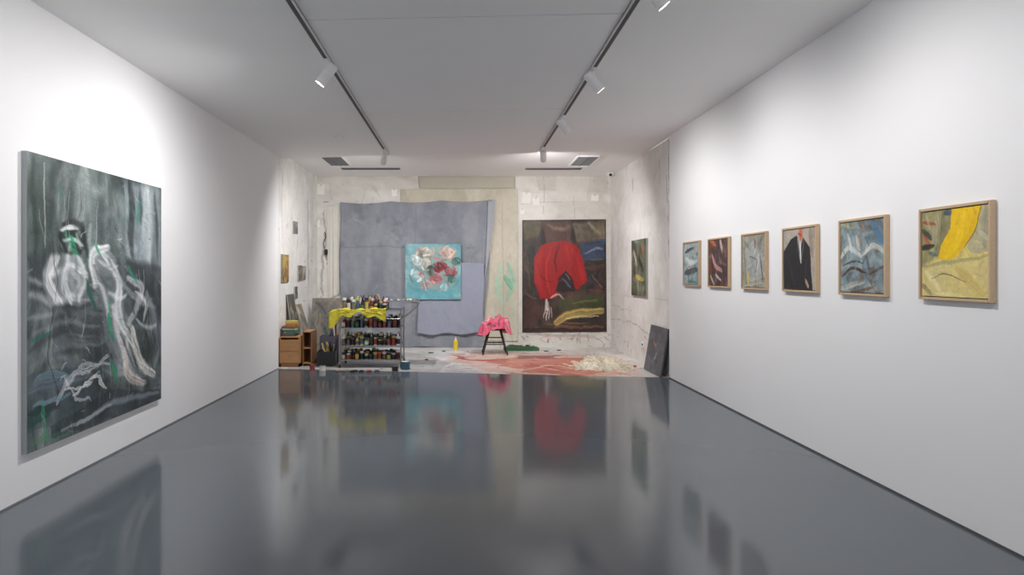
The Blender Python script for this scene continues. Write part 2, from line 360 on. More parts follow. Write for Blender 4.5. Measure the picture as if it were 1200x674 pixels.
# ------------------------------------------------ spotlights
def spot(X,y,target,watts,size=130,zdrop=.0):
    zc=ceil_z(X)-.02; b=MB()
    b.box((X,y,zc-.015),(.034,.15,.03),M_lamp,bev=.004); b.cyl((X,y,zc-.03),(X,y,zc-.10),.011,.011,M_lamp,10)
    p=Vector((X,y,zc-.12)); d=(Vector(target)-p).normalized()
    a=p-d*.09; e=p+d*.10
    b.cyl(a,e,.048,.048,M_lamp,28); b.cyl(a-d*.012,a,.036,.048,M_lamp,28)
    b.cyl(e,e+d*.012,.048,.044,M_lamp,28,False); b.cyl(e+d*.001,e+d*.003,.038,.038,M_lens,24)
    ob=b.build('track_spotlight')
    L=bpy.data.lights.new('spot_lamp','SPOT'); L.energy=watts; L.spot_size=math.radians(size); L.spot_blend=1.0; L.shadow_soft_size=.045; L.color=(1,.98,.965)
    lo=bpy.data.objects.new('spot_lamp',L); bpy.context.collection.objects.link(lo); lo.location=e+d*.03
    lo.rotation_euler=d.to_track_quat('-Z','Y').to_euler(); lo.parent=ob
W=110
spot(TXL,-1.2,(XL,-1.0,1.5),W*.35); spot(TXL,1.6,(XL,2.0,1.3),W*.35); spot(TXL,3.6,(XL,4.8,1.2),W*.7)
spot(TXL,5.75,(XL,5.6,.9),W*1.6,150)
spot(TXL,9.9,(XSL+1.0,12.2,.6),W*2.6,150)
spot(TXR,-1.0,(XR,-.8,1.5),W*.35); spot(TXR,1.9,(XR,2.6,1.3),W*.5)
spot(TXR,4.2,(XR,4.3,1.2),W*.95); spot(TXR,6.15,(XR,6.3,1.3),W); spot(TXR,8.0,(XR,8.3,1.3),W*1.1)
spot(TXR,10.0,(1.7,YB-.5,.9),W*2.6,150)

# ================================================= LARGE LEFT PAINTING
XP=XL+.04; pw,ph=1.93,2.06; yn=4.34; zt=2.38
lm=lambda px,py:(sd(px,py,XP)[0]-yn,zt-sd(px,py,XP)[1])
P=Paint(400,420,pw,ph,(92,104,104),lm)
P.noise((50,60,60),4,5,.4,.62,.9); P.noise((150,160,158),3,14,.52,.75,.7)
P.rand(80,[(66,78,78),(112,124,122),(38,48,50),(158,166,164)],.8,.09,(1.35,1.75),.7,(0,-.1,1,.5),.8)
P.rand(70,[(54,62,68),(106,116,126),(36,40,46),(144,150,154)],.6,.09,(-.6,.5),.7,(0,.5,1,1),.8)
P.poly([(28,180),(64,188),(62,290),(30,300)],(66,82,78),.6,streak=.7)
P.stroke([(75,195),(72,262)],.16,(156,162,158),.7,.8); P.stroke([(98,196),(96,260)],.22,(140,148,146),.7,.8); P.stroke([(120,205),(118,270)],.16,(90,100,100),.7,.8)
P.stroke([(110,222),(142,240),(140,285)],.20,(166,174,174),.7,.8); P.stroke([(128,215),(132,280)],.10,(60,68,70),.7,.7)
P.stroke([(40,185),(41,300)],.06,(36,54,48),.8); P.stroke([(62,190),(60,270)],.08,(46,54,56),.7)
P.poly([(146,212),(188,222),(188,328),(148,300)],(156,166,174),.9,streak=.6,wob=.5); P.stroke([(172,225),(173,302)],.24,(196,203,207),.8,.6)
P.stroke([(153,214),(155,298)],.12,(34,40,42),.9,.3); P.stroke([(182,228),(184,304)],.07,(48,54,58),.8,.5); P.stroke([(164,224),(164,262)],.06,(54,62,66),.8,.4); P.poly([(147,302),(188,310),(188,350),(150,345)],(46,52,58),.85,streak=.5)
P.stroke([(162,235),(160,262)],.08,(30,120,98),.5)
P.poly([(32,300),(60,300),(62,360),(34,366)],(46,54,56),.8,streak=.4)
P.detail(220,.26,.05,.4,.65)
P.smear(7,20)
P.stroke([(33,347),(80,354),(130,360)],.09,(186,190,192),.8,.7); P.stroke([(33,374),(90,364),(140,374)],.045,(165,170,172),.8,.5); P.stroke([(33,330),(56,332)],.05,(160,168,170),.8)
P.poly([(60,358),(130,352),(120,410),(62,420)],(60,66,70),.75,streak=.6)
P.stroke([(35,430),(80,402),(124,398)],.13,(125,132,138),.7,.8); P.stroke([(36,410),(70,392),(110,388)],.06,(60,66,70),.8,.5); P.stroke([(40,392),(74,380),(118,382)],.05,(130,136,140),.8,.5)
P.poly([(68,276),(76,258),(91,261),(98,283),(94,300),(72,298)],(30,36,38),.85,wob=2)
P.stroke([(74,262),(86,258),(97,270),(99,292)],.06,(26,32,34),.9,.4); P.stroke([(79,272),(84,280),(85,294)],.15,(44,128,96),.9,.5,wob=2); P.stroke([(72,269),(82,263),(92,267)],.045,(232,236,236),.95,.3); P.stroke([(74,282),(86,278),(97,288)],.04,(222,228,228),.9,.3); P.stroke([(90,272),(94,290)],.05,(170,182,182),.85,.5); P.stroke([(82,284),(80,296)],.05,(196,204,202),.8,.5)
P.stroke([(84,292),(92,302)],.07,(60,150,112),.85)
P.poly([(52,316),(64,299),(90,300),(103,322),(98,354),(74,364),(54,348)],(160,166,170),.8,streak=.7,wob=2)
for pts,wd,c in (([(66,300),(57,326),(72,358)],.12,(244,244,245)),([(78,302),(74,330),(84,360)],.10,(218,221,223)),([(90,304),(100,328),(94,354)],.09,(236,237,239)),([(60,320),(76,314),(94,322)],.07,(226,229,231)),([(58,342),(76,350),(98,346)],.06,(200,205,208)),([(86,306),(88,334),(92,356)],.05,(100,106,112)),([(72,310),(66,334),(76,352)],.035,(120,126,132)),([(58,302),(52,330),(58,350)],.05,(112,120,126)),([(64,356),(84,366),(108,358)],.05,(40,46,50)),([(96,308),(106,322),(110,340)],.05,(90,100,104)),([(80,322),(92,332),(86,348)],.05,(176,182,186))):
    P.stroke(pts,wd,c,.9,.65,wob=1.5)
P.stroke([(97,262),(103,300)],.05,(22,26,28),.85); P.stroke([(106,264),(106,296)],.06,(178,186,186),.7,.6)
P.poly([(107,300),(121,288),(136,303),(141,350),(152,400),(160,438),(136,442),(126,400),(117,350),(106,325)],(150,156,162),.8,streak=.7,wob=1.5)
P.stroke([(128,290),(108,300),(112,336)],.11,(236,238,239),.95,.5); P.stroke([(122,298),(138,328),(138,366),(156,404)],.12,(240,240,241),.92,.65); P.stroke([(118,325),(124,378),(136,434)],.06,(88,94,102),.85,.5); P.stroke([(113,316),(122,350),(132,390)],.06,(220,222,224),.9,.6)
P.stroke([(132,360),(140,396),(146,430)],.09,(206,206,208),.9,.6); P.stroke([(128,304),(132,320)],.05,(110,116,122),.8); P.stroke([(116,306),(128,316),(138,312)],.05,(196,200,203),.85,.5); P.stroke([(110,312),(120,332),(130,340)],.04,(70,78,84),.8,.4); P.stroke([(126,344),(138,350),(148,344)],.05,(226,228,230),.85,.5)
P.stroke([(150,326),(166,340),(152,378)],.11,(204,206,210),.9,.6); P.stroke([(140,328),(158,350),(184,362)],.07,(166,171,176),.85,.6); P.stroke([(158,343),(172,356),(168,376)],.05,(238,238,240),.85,.5); P.stroke([(146,340),(158,366)],.04,(60,66,72),.8)
P.stroke([(156,384),(163,420),(181,440)],.14,(232,229,224),.95,.55); P.stroke([(149,400),(148,436),(169,447)],.11,(218,206,196),.92,.55); P.stroke([(172,345),(186,392),(181,430)],.15,(134,141,148),.8,.7); P.stroke([(158,398),(166,428)],.03,(90,90,92),.8); P.stroke([(142,392),(156,432)],.035,(64,68,74),.85)
P.stroke([(168,378),(176,410)],.05,(44,50,56),.8); P.stroke([(184,350),(187,420)],.05,(60,68,76),.8,.5); P.stroke([(160,372),(172,384),(184,382)],.04,(190,196,200),.8,.5)
P.detail(200,.11,.025,.28,.6)
P.smear(3,16,3,.8)
for pts,wd,c in (([(128,370),(133,400)],.07,(24,124,88)),([(130,425),(137,444)],.07,(40,132,92)),([(112,286),(119,300)],.04,(40,148,104)),([(150,312),(159,330)],.05,(40,140,100)),([(84,274),(88,288)],.04,(28,156,104)),([(101,330),(113,362)],.05,(26,90,72)),([(126,352),(129,372)],.03,(70,170,130)),([(70,212),(70,240)],.03,(60,110,96)),([(40,400),(60,392)],.04,(40,110,90))):
    P.stroke(pts,wd,c,.9,.45)
P.poly([(30,440),(90,430),(120,460),(60,500),(32,510)],(66,78,88),.8,streak=.7); P.stroke([(34,460),(70,448),(100,440)],.10,(104,120,134),.8,.8); P.stroke([(34,490),(70,474)],.08,(40,48,54),.8,.5)
P.stroke([(68,472),(84,440),(126,420)],.07,(206,209,211),.85,.8,wob=2); P.stroke([(86,464),(108,440),(124,454)],.04,(240,240,240),.85,.6,wob=2); P.stroke([(76,456),(100,450),(116,436)],.03,(228,230,230),.8,.5,wob=2); P.stroke([(92,430),(104,424),(128,428)],.04,(170,176,180),.85,.6); P.stroke([(40,478),(82,462)],.05,(130,152,172),.8,.6); P.stroke([(74,446),(88,462),(104,470)],.03,(206,210,212),.8,.5,wob=2)
P.poly([(60,500),(130,455),(188,456),(188,470),(60,516)],(46,53,61),.8,streak=.6); P.stroke([(90,498),(140,468),(186,460)],.07,(140,148,160),.8,.7); P.stroke([(70,508),(130,474)],.04,(180,186,192),.7,.6)
P.stroke([(32,500),(60,480)],.12,(24,74,60),.8,.6); P.stroke([(36,522),(80,508)],.07,(86,128,106),.7,.6); P.stroke([(50,470),(54,518)],.04,(60,160,116),.7); P.stroke([(40,450),(58,440),(80,442)],.07,(112,140,152),.7,.7)
P.rand(70,[(225,228,230),(30,120,90),(24,28,30),(160,168,175),(196,202,206)],.09,.012,al=.85)
P.rand(34,[(200,205,208),(24,30,32),(150,160,158)],.5,.009,(1.4,1.75),.6,streak=.2)
P.stroke([(52,190),(53,290)],.018,(186,190,186),.7,wob=.5); P.contrast(1.06,105)
panel('figure_painting',(XP,yn,zt),(0,pw,0),(0,0,-ph),.037,P.out(10),M_gyedge)

# ================================================= FRAMED PAINTINGS ON RIGHT WALL
XF=3.005
near=[3.648,4.56,5.455,6.369,7.26,8.17]; far=[4.228,5.134,6.042,6.935,7.88,8.77]
def p6(P):
    P.noise((225,205,120),4,4,.4,.6,.8); P.noise((170,160,120),4,4,.6,.75,.6)
    P.poly([(1076,246),(1112,244),(1114,272),(1098,302),(1076,312)],(120,118,88),.9,streak=.4)
    P.stroke([(1096,252),(1092,292)],.07,(180,176,154),.7,.6); P.stroke([(1104,250),(1102,290)],.05,(84,86,66),.7,.6)
    P.detail(70,.10,.03,.25,.6); P.smear(4,18)
    P.poly([(1137,236),(1160,236),(1160,296),(1135,296),(1130,270)],(172,168,148),.9,streak=.6); P.stroke([(1154,242),(1152,290)],.06,(130,128,112),.7,.6); P.stroke([(1146,272),(1158,280)],.04,(200,196,176),.8,.5)
    P.stroke([(1080,260),(1094,263)],.03,(150,54,36),.95); P.stroke([(1078,291),(1092,288)],.05,(24,24,24),.95); P.stroke([(1079,270),(1090,280)],.04,(52,52,46),.9); P.stroke([(1082,278),(1087,285)],.025,(200,60,36),.95); P.stroke([(1088,296),(1096,300)],.03,(60,90,110),.9); P.stroke([(1084,252),(1088,270)],.03,(190,184,160),.8,.5)
    P.stroke([(1106,250),(1118,246)],.06,(36,60,96),.85)
    P.poly([(1114,244),(1150,237),(1145,262),(1131,287),(1116,303),(1098,305),(1101,288),(1112,268)],(236,192,12),1,wob=.6)
    P.stroke([(1128,248),(1122,280),(1106,302)],.05,(252,214,36),.7,.6); P.stroke([(1142,246),(1134,276),(1122,292)],.04,(218,168,8),.7,.6)
    P.stroke([(1149,240),(1142,268),(1129,290)],.010,(96,86,50),.8,.1)
    P.poly([(1076,312),(1160,300),(1160,352),(1076,350)],(216,200,138),.75,streak=.6)
    P.stroke([(1080,312),(1110,308),(1156,300)],.03,(150,144,104),.8,.5); P.stroke([(1084,318),(1100,340)],.05,(238,228,176),.9,.6); P.stroke([(1078,332),(1090,346)],.04,(116,108,86),.8,.5); P.stroke([(1120,315),(1150,345)],.07,(206,180,100),.8,.7); P.stroke([(1090,327),(1104,321),(1130,330)],.009,(96,92,62),.8,.1); P.stroke([(1096,344),(1130,348)],.04,(232,220,160),.8,.5); P.detail(60,.06,.015,.22,.55)
def p5(P):
    P.noise((140,160,165),5,5,.4,.6,.9); P.noise((86,78,72),4,4,.55,.75,.8)
    P.rand(44,[(110,140,150),(170,180,178),(86,76,70),(66,98,116)],.22,.05,al=.8); P.smear(4,20)
    P.poly([(988,286),(1004,270),(1026,286),(1022,312),(994,320)],(156,172,176),.7,streak=.7,wob=2)
    P.stroke([(984,302),(994,290),(1008,300)],.05,(226,228,222),.95,.5); P.stroke([(1010,298),(1022,288),(1034,294)],.05,(218,216,208),.95,.5); P.stroke([(992,274),(997,296)],.035,(228,228,222),.9,.5); P.stroke([(1002,276),(1006,292)],.04,(210,196,180),.9,.5)
    P.stroke([(1020,260),(1032,284)],.08,(76,122,156),.9,.5); P.stroke([(986,324),(998,314),(1012,320)],.03,(58,42,36),.95,.3); P.stroke([(1018,322),(1034,312)],.03,(64,48,40),.9,.3); P.stroke([(986,312),(1000,306),(1010,309)],.02,(40,52,62),.85,.3); P.stroke([(984,338),(1010,331)],.05,(204,196,184),.85,.6); P.stroke([(1014,336),(1034,342)],.05,(150,150,146),.85,.6); P.stroke([(996,344),(1024,336)],.03,(110,72,54),.85)
    P.stroke([(1008,260),(1012,274)],.04,(168,124,96),.85); P.stroke([(984,262),(1000,266)],.05,(190,180,112),.7,.5); P.stroke([(1014,300),(1018,318)],.03,(70,84,94),.85,.4); P.stroke([(1026,300),(1030,330)],.04,(120,140,146),.8,.6)
    P.detail(130,.07,.02,.35,.65)
def p4(P):
    P.noise((180,170,156),3,4,.4,.6,.9); P.rand(24,[(194,184,170),(144,132,118),(164,162,162)],.2,.06,al=.7); P.smear(4,18)
    P.stroke([(948,266),(951,300)],.07,(128,112,102),.85,.5); P.stroke([(918,268),(922,290)],.06,(160,152,146),.8,.5)
    P.poly([(917,296),(926,280),(933,276),(936,296),(940,278),(948,290),(951,341),(918,341)],(28,28,32),.98,wob=.5)
    P.stroke([(937,270),(937,280)],.08,(206,92,58),.97,.2); P.stroke([(933,267),(941,268)],.03,(110,80,66),.9,.1); P.stroke([(934,274),(938,276)],.02,(150,50,36),.9,.1)
    P.stroke([(936.5,284),(937.5,308)],.03,(232,230,224),.98,.05,wob=.3); P.stroke([(933,280),(936,304)],.012,(120,120,126),.9,0,wob=.3); P.stroke([(941,280),(938.5,304)],.012,(120,120,126),.9,0,wob=.3)
    P.stroke([(922,300),(930,334)],.016,(74,76,84),.8); P.stroke([(944,304),(942,332)],.014,(74,76,84),.8); P.stroke([(943,328),(946,337)],.04,(196,164,144),.95,.1); P.stroke([(917,339),(935,342)],.04,(124,104,90),.9)
    P.detail(50,.06,.014,.35,.45)
def p3(P):
    P.noise((150,152,140),5,5,.4,.6,.9); P.rand(50,[(176,178,168),(120,124,114),(86,86,80),(194,190,174)],.18,.045,al=.8); P.smear(4,20)
    P.poly([(874,292),(882,281),(890,294),(892,326),(874,330)],(172,178,184),.7,streak=.6,wob=2); P.stroke([(883,280),(884,291)],.04,(120,78,66),.95,.2); P.stroke([(878,300),(886,306),(884,320)],.02,(84,84,90),.85); P.stroke([(888,298),(886,322)],.03,(216,218,220),.9,.5)
    P.stroke([(875,318),(876,332)],.045,(224,192,44),.97,.1); P.stroke([(890,300),(893,330)],.03,(60,60,58),.85); P.stroke([(870,335),(893,331)],.035,(192,182,156),.85); P.stroke([(871,290),(872,312)],.04,(104,112,100),.85,.4)
    P.stroke([(870,278),(892,274)],.04,(172,130,100),.7,.6); P.detail(90,.07,.02,.35,.6)
def p2(P):
    P.noise((70,52,48),4,4,.35,.6,.95); P.rand(34,[(150,90,80),(60,46,50),(180,144,134),(84,76,82)],.2,.05,al=.85); P.smear(4,20)
    P.stroke([(831,281),(838,288)],.06,(216,106,52),.95,.3); P.stroke([(843,281),(846,296)],.06,(226,204,198),.95,.4); P.stroke([(834,300),(838,312),(846,318)],.07,(224,162,160),.95,.5); P.stroke([(832,324),(836,333)],.05,(208,192,184),.95); P.stroke([(846,310),(848,330)],.07,(40,46,64),.9); P.stroke([(838,322),(844,329)],.04,(232,220,212),.95); P.stroke([(838,294),(842,306)],.04,(30,26,30),.9); P.stroke([(830,312),(834,318)],.04,(150,40,40),.9)
    P.detail(90,.07,.02,.35,.6)
def p1(P):
    P.noise((160,176,180),4,4,.35,.6,.9); P.rand(30,[(190,200,200),(90,110,112),(60,80,84)],.2,.05,al=.8); P.smear(4,20)
    P.stroke([(802,296),(812,290)],.05,(50,56,56),.95); P.stroke([(803,302),(809,308),(816,306)],.08,(232,234,232),.95,.5); P.stroke([(802,320),(816,316)],.10,(42,60,62),.95,.5); P.stroke([(806,330),(816,331)],.04,(40,124,114),.95); P.stroke([(812,286),(815,296)],.04,(196,154,112),.9); P.stroke([(806,312),(812,316)],.03,(150,96,80),.9)
    P.detail(90,.07,.02,.35,.6)
bases=[(210,192,126),(112,124,128),(158,148,136),(140,142,130),(96,70,64),(128,146,150)]
zt=1.968; hh=.59
for yn_,yf_,fn,bs in zip(near,far,[p6,p5,p4,p3,p2,p1],bases):
    w2=yf_-yn_-.048; h2=hh-.048
    mp=(lambda yf,zt:(lambda px,py:(yf-.024-sd(px,py,XF)[0],zt-.024-sd(px,py,XF)[1])))(yf_,zt)
    P=Paint(150,156,w2,h2,bs,mp); fn(P)
    panel('framed_painting',(XF+.008,yf_-.024,zt-.024),(0,-w2,0),(0,0,-h2),XR-.002-XF-.008,P.out(10),M_canvas_edge,frame=M_wood,fw=.018,fd=XR-.002-XF)
# unframed painting on studio right wall
X=XSR-.035; ya,zA=sd(757,276,X); yb_,_=sd(740,276,X); zt2=2.13; h2=.98; 
mp=lambda px,py:(yb_-sd(px,py,X)[0],zt2-sd(px,py,X)[1])
P=Paint(100,110,yb_-ya,h2,(70,74,62),mp); P.noise((110,120,100),4,4,.4,.6,.8); P.rand(30,[(50,56,46),(150,150,130),(90,110,80),(190,186,170)],.3,.08,al=.7); P.smear(4,20)
P.stroke([(743,295),(746,310)],.12,(210,200,186),.9); P.stroke([(752,286),(754,300)],.1,(186,110,60),.9); P.stroke([(745,324),(754,328)],.1,(216,190,90),.85); P.stroke([(748,300),(754,318)],.12,(36,40,38),.9); P.stroke([(742,280),(748,284)],.08,(150,166,160),.9); P.detail(120,.12,.03,.35,.65)
panel('abstract_painting',(X,yb_,zt2),(0,-(yb_-ya),0),(0,0,-h2),.032,P.out(10),M_canvas_edge)

# ================================================= BACK WALL HANGINGS
def hang(name,pxs,Y,mt,img=None,amp=.02,nf=9,nu=80,nv=60,seed=1,sag=0.0,hem=0.0,solid=.004,crease=0.0,wav=0):
    c=[Vector((bk(p[0],p[1],Y)[0],0,bk(p[0],p[1],Y)[1])) for p in pxs]; r=random.Random(seed)
    ph=[r.uniform(0,6.28) for _ in range(6)]
    nz=fbm(nv,nu,7,9)
    def fn(u,v):
        p=(c[0]*(1-u)+c[1]*u)*(1-v)+(c[3]*(1-u)+c[2]*u)*v
        y=Y-amp*(.35+.65*v)*(0.5+.5*math.sin(nf*6.28*u+ph[0]+1.2*math.sin(2*u*6.28+ph[1])+v*.8))*(.6+.4*math.sin(3*u*6.28+ph[2]))
        y-=crease*(nz[int(v*(nv-1)),int(u*(nu-1))]-.3)
        z=p.z-sag*abs(math.sin(3.14159*u*3))*(1-v)+hem*math.sin(u*14+ph[3])*v
        x=p.x+wav*(u-.5)*2*math.sin(v*7+ph[4])*math.sin(v*3.14)
        return (x,min(y,Y-.001),z)
    b=MB(); b.grid(fn,nu,nv,mt,img); return b.build(name,solid=solid)
M_beige2=mat('kraft_paper',(182,177,163),.9,var=.07,scale=4,bump=.1)
dm=lambda px,py:((px-469)/138*2.46,(py-221)/179*3.19)
P=Paint(150,170,2.46,3.19,(194,188,172),dm); P.noise((178,172,156),6,6,.5,.7,.7); P.noise((206,202,190),5,8,.55,.7,.7)
P.stroke([(594,310),(598,330),(594,352)],.22,(120,186,160),.85,.7,wob=2,soft=.7); P.stroke([(585,312),(583,340),(588,360)],.16,(150,204,178),.8,.7,wob=2,soft=.7); P.stroke([(590,325),(596,340)],.12,(84,160,132),.8,.6,wob=2,soft=.6); P.stroke([(600,350),(601,380)],.05,(150,196,176),.6,.6)
P.stroke([(588,240),(590,400)],.02,(160,154,138),.6,0,wob=.4,taper=0); P.rand(30,[(150,144,130),(214,210,200),(120,110,100)],.12,.02,al=.6)
hang('canvas_drop_sheet',[(469,222),(607,221),(607,400),(475,400)],YB-.012,V_cloth,P.out(6),amp=.010,nf=5,nu=150,nv=170,seed=3)
hang('paper_sheet',[(490,207),(604,207),(604,221),(491,221)],YB-.008,M_beige2,amp=.004,nf=2,nu=30,nv=10,seed=4)
M_pap=mat('white_paper',(232,231,226),.85,var=.03)
for i,(px,py,w0,h0,rz) in enumerate(((617,232,10,13,.05),(628,236,8,9,-.06),(612,262-14,5,6,.1),(697,232,9,7,.04),(462,226,6,8,-.05),(376,222,9,12,.05),(372,262,6,9,-.08))):
    X0,Z0=bk(px,py); s_=YB/F; b=MB(); R=Matrix.Rotation(rz,3,'Y')
    b.box((X0,YB-.004,Z0),(w0*s_,.003,h0*s_),M_pap,R); b.box((X0,YB-.006,Z0+h0*s_*.42),(.03,.003,.02),M_beige2,R); b.build('pinned_paper')
# blue-grey sheet
gm=lambda px,py:((px-398)/180*3.2,(py-235)/172*3.06)
P=Paint(200,190,3.2,3.06,(134,138,147),gm); P.noise((122,126,136),6,6,.45,.65,.7); P.noise((150,153,160),3,8,.5,.7,.6)
P.stroke([(400,288),(470,287),(560,289)],.02,(112,115,126),.6,0,wob=.3,taper=0); P.stroke([(488,240),(488,400)],.02,(116,119,130),.5,0,wob=.3,taper=0); P.stroke([(400,345),(484,347)],.015,(118,121,132),.5,0,wob=.5,taper=0)
P.rand(24,[(168,172,180),(105,108,120)],.3,.02,al=.5); P.rand(24,[(95,98,104),(190,190,180)],.15,.03,al=.6,box=(0,.75,.5,1)); P.noise((104,108,116),10,10,.66,.8,.5)
hang('blue_grey_backdrop_sheet',[(399,237),(577,234),(566,408),(400,407)],YB-.05,V_cloth,P.out(6),amp=.025,nf=8,nu=200,nv=150,seed=5,sag=.04,hem=.02,crease=.06,wav=.02)
hang('sheet_corner_flap',[(572,236),(580,234),(579,262),(568,330)],YB-.10,mat('grey_cloth',(158,161,168),.9,bump=.2),amp=.02,nf=1.3,nu=24,nv=40,seed=8)
hang('periwinkle_cloth',[(489,306),(567,309),(567,391),(489,392)],YB-.125,mat('periwinkle_fabric',(146,151,168),.9,var=.05,scale=4,bump=.2),amp=.012,nf=3,seed=6,hem=.02,crease=.03,wav=.02)
hang('white_dust_cloth',[(383,242),(397,238),(398,345),(384,352)],YB-.008,mat('cream_cloth',(214,211,203),.9,var=.06,bump=.2),amp=.035,nf=3,nu=40,nv=50,seed=7)
# flower painting
Yf=YB-.185; xa,za=bk(475,286,Yf); xb,zb=bk(540,351,Yf)
mp=lambda px,py:(bk(px,py,Yf)[0]-xa,za-bk(px,py,Yf)[1])
P=Paint(170,170,xb-xa,za-zb,(104,156,166),mp); P.noise((150,186,188),4,4,.45,.62,.8); P.noise((80,134,146),6,6,.55,.7,.8)
P.stroke([(478,290),(500,288),(534,292)],.12,(116,168,176),.8,.5); P.stroke([(478,342),(500,346),(536,344)],.14,(90,166,182),.7,.5); P.stroke([(478,300),(480,330)],.1,(150,190,192),.7,.5); P.smear(6,14)
random.seed(21)
P.poly([(490,290),(534,289),(537,310),(534,332),(520,340),(500,338),(486,328),(482,306)],(150,158,150),.8,wob=3,streak=.5)
for (x,y,r,c) in((498,296,.34,(178,162,148)),(488,304,.24,(200,212,210)),(524,296,.34,(196,158,146)),(500,310,.26,(210,200,192)),(488,322,.28,(172,196,198)),(508,318,.28,(62,80,70)),(516,311,.30,(126,38,48)),(527,318,.24,(150,62,70)),(512,327,.24,(176,92,98)),(534,306,.18,(52,84,76)),(530,328,.22,(60,106,100)),(502,334,.24,(190,150,152)),(520,336,.20,(150,182,186)),(494,322,.14,(196,132,132))):
    q=mp(x,y); P.stroke([(q[0]-r*.1,q[1]),(q[0]+r*.1,q[1]+.01)],r*.75,c,.75,.4,raw=True,wob=3,soft=.5,taper=0)
    for k in range(11):
        a=random.uniform(0,6.28); rr=r*random.uniform(.1,.5); cx_=q[0]+rr*math.cos(a);cy_=q[1]+rr*math.sin(a)*.9; L=r*random.uniform(.25,.6); ta=a+1.57+random.uniform(-.5,.5)
        cc=np.clip(np.array(c)*random.uniform(.6,1.32)+random.uniform(-12,12),0,250)
        P.stroke([(cx_-math.cos(ta)*L/2,cy_-math.sin(ta)*L/2),(cx_+rr*.15*math.cos(a),cy_+rr*.15*math.sin(a)),(cx_+math.cos(ta)*L/2,cy_+math.sin(ta)*L/2)],r*random.uniform(.12,.28),cc,.85,.4,raw=True)
P.stroke([(514,308),(519,311),(522,316)],.07,(110,20,34),.9,.3); P.stroke([(508,302),(516,304)],.05,(214,110,110),.9,.3); P.stroke([(526,291),(532,294)],.06,(232,204,196),.9,.4); P.stroke([(496,300),(504,298)],.05,(228,222,214),.9,.4)
P.stroke([(504,300),(507,322)],.012,(50,50,50),.8); P.detail(80,.07,.02,.25,.6); P.rand(30,[(220,228,226),(60,110,110),(190,120,130)],.07,.012,al=.85,box=(.15,.1,.95,.75))
panel('flower_painting',(xa,Yf,za),(xb-xa,0,0),(0,0,-(za-zb)),.03,P.out(8),M_canvas_edge)
# red figure painting (unstretched canvas)
Yr=YB-.004
rm=lambda px,py:(bk(px,py,Yr)[0]-bk(612,257,Yr)[0],bk(612,257,Yr)[1]-bk(px,py,Yr)[1])
w_,h_=rm(711,390)
P=Paint(220,290,w_,h_,(54,40,37),rm); P.noise((32,25,26),4,4,.4,.6,.8); P.noise((92,70,58),5,5,.55,.72,.7)
P.rand(80,[(84,62,52),(40,32,36),(110,92,72),(64,70,76)],.28,.06,al=.8)
P.poly([(613,258),(634,258),(632,276),(614,280)],(96,88,48),.85,streak=.5); P.poly([(636,258),(672,258),(668,284),(640,286)],(98,66,58),.8,streak=.5); P.poly([(672,262),(710,259),(710,282),(676,284)],(140,128,104),.9,streak=.6)
P.stroke([(640,262),(660,268),(676,262)],.08,(156,136,108),.8,.7); P.stroke([(616,284),(624,300),(618,330)],.12,(46,58,54),.8,.7); P.stroke([(690,262),(704,276)],.08,(176,164,130),.85,.7); P.stroke([(682,268),(696,272)],.06,(60,50,48),.8,.5); P.stroke([(618,300),(622,340)],.05,(96,82,58),.8,.6); P.stroke([(622,262),(630,272)],.05,(60,80,60),.8,.5)
P.detail(180,.17,.04,.4,.65); P.smear(4,18)
P.poly([(680,284),(710,282),(710,304),(684,308)],(50,76,118),.88,streak=.5,wob=2); P.stroke([(686,297),(700,291),(708,292)],.06,(150,164,178),.8,.7); P.stroke([(684,286),(706,284)],.04,(30,40,60),.8,.5); P.stroke([(688,316),(708,312)],.12,(98,56,46),.85,.6); P.stroke([(690,330),(708,328)],.10,(50,48,74),.85,.6); P.stroke([(694,322),(706,338)],.04,(150,112,80),.85,.5); P.stroke([(690,340),(708,342)],.06,(118,58,46),.8,.6); P.stroke([(692,306),(708,304)],.05,(86,112,96),.8,.6)
P.poly([(627,300),(634,287),(648,283),(664,283),(677,290),(685,305),(688,330),(678,338),(656,338),(652,350),(632,351),(626,330)],(150,20,24),1,wob=.9)
P.stroke([(636,294),(630,318),(636,346)],.14,(182,32,34),.8,.7,wob=.6); P.stroke([(668,290),(680,312),(683,332)],.10,(178,30,32),.85,.7); P.stroke([(655,286),(651,300),(652,318)],.04,(84,10,16),.95); P.stroke([(646,290),(640,316),(644,344)],.05,(204,48,46),.7,.6); P.stroke([(662,288),(668,306)],.10,(172,28,30),.85,.5); P.stroke([(632,322),(640,330),(650,328)],.03,(96,12,18),.85); P.stroke([(672,296),(676,310)],.025,(110,14,20),.8); P.stroke([(630,306),(634,322)],.03,(110,14,20),.7)
P.poly([(655,324),(663,316),(673,330),(674,341),(652,341)],(36,25,28),.97,wob=.9); P.stroke([(658,326),(668,336)],.06,(96,124,146),.75,.6); P.stroke([(662,320),(668,328)],.03,(150,128,116),.85)
P.stroke([(633,350),(642,352),(651,349)],.04,(84,10,16),.9)
P.stroke([(640,352),(641,364)],.11,(216,204,200),.95,.4); P.stroke([(646,350),(654,345),(662,352)],.07,(206,190,180),.9,.4)
for dx in(-2,0,2,4.2): P.stroke([(641+dx,361),(641+dx*1.3,376-abs(dx))],.025,(210,196,190),.9,.3,wob=.8)
P.stroke([(638,356),(645,362)],.02,(150,130,126),.8)
P.poly([(616,350),(632,354),(638,372),(620,382),(614,376)],(70,40,38),.85,streak=.5); P.stroke([(616,344),(628,350)],.06,(100,84,60),.7,.5)
P.poly([(655,352),(690,345),(708,350),(709,368),(668,372),(655,362)],(64,74,38),.9,streak=.5); P.stroke([(672,356),(700,352)],.06,(118,120,62),.8,.7); P.stroke([(662,350),(684,346)],.05,(90,60,50),.8,.5)
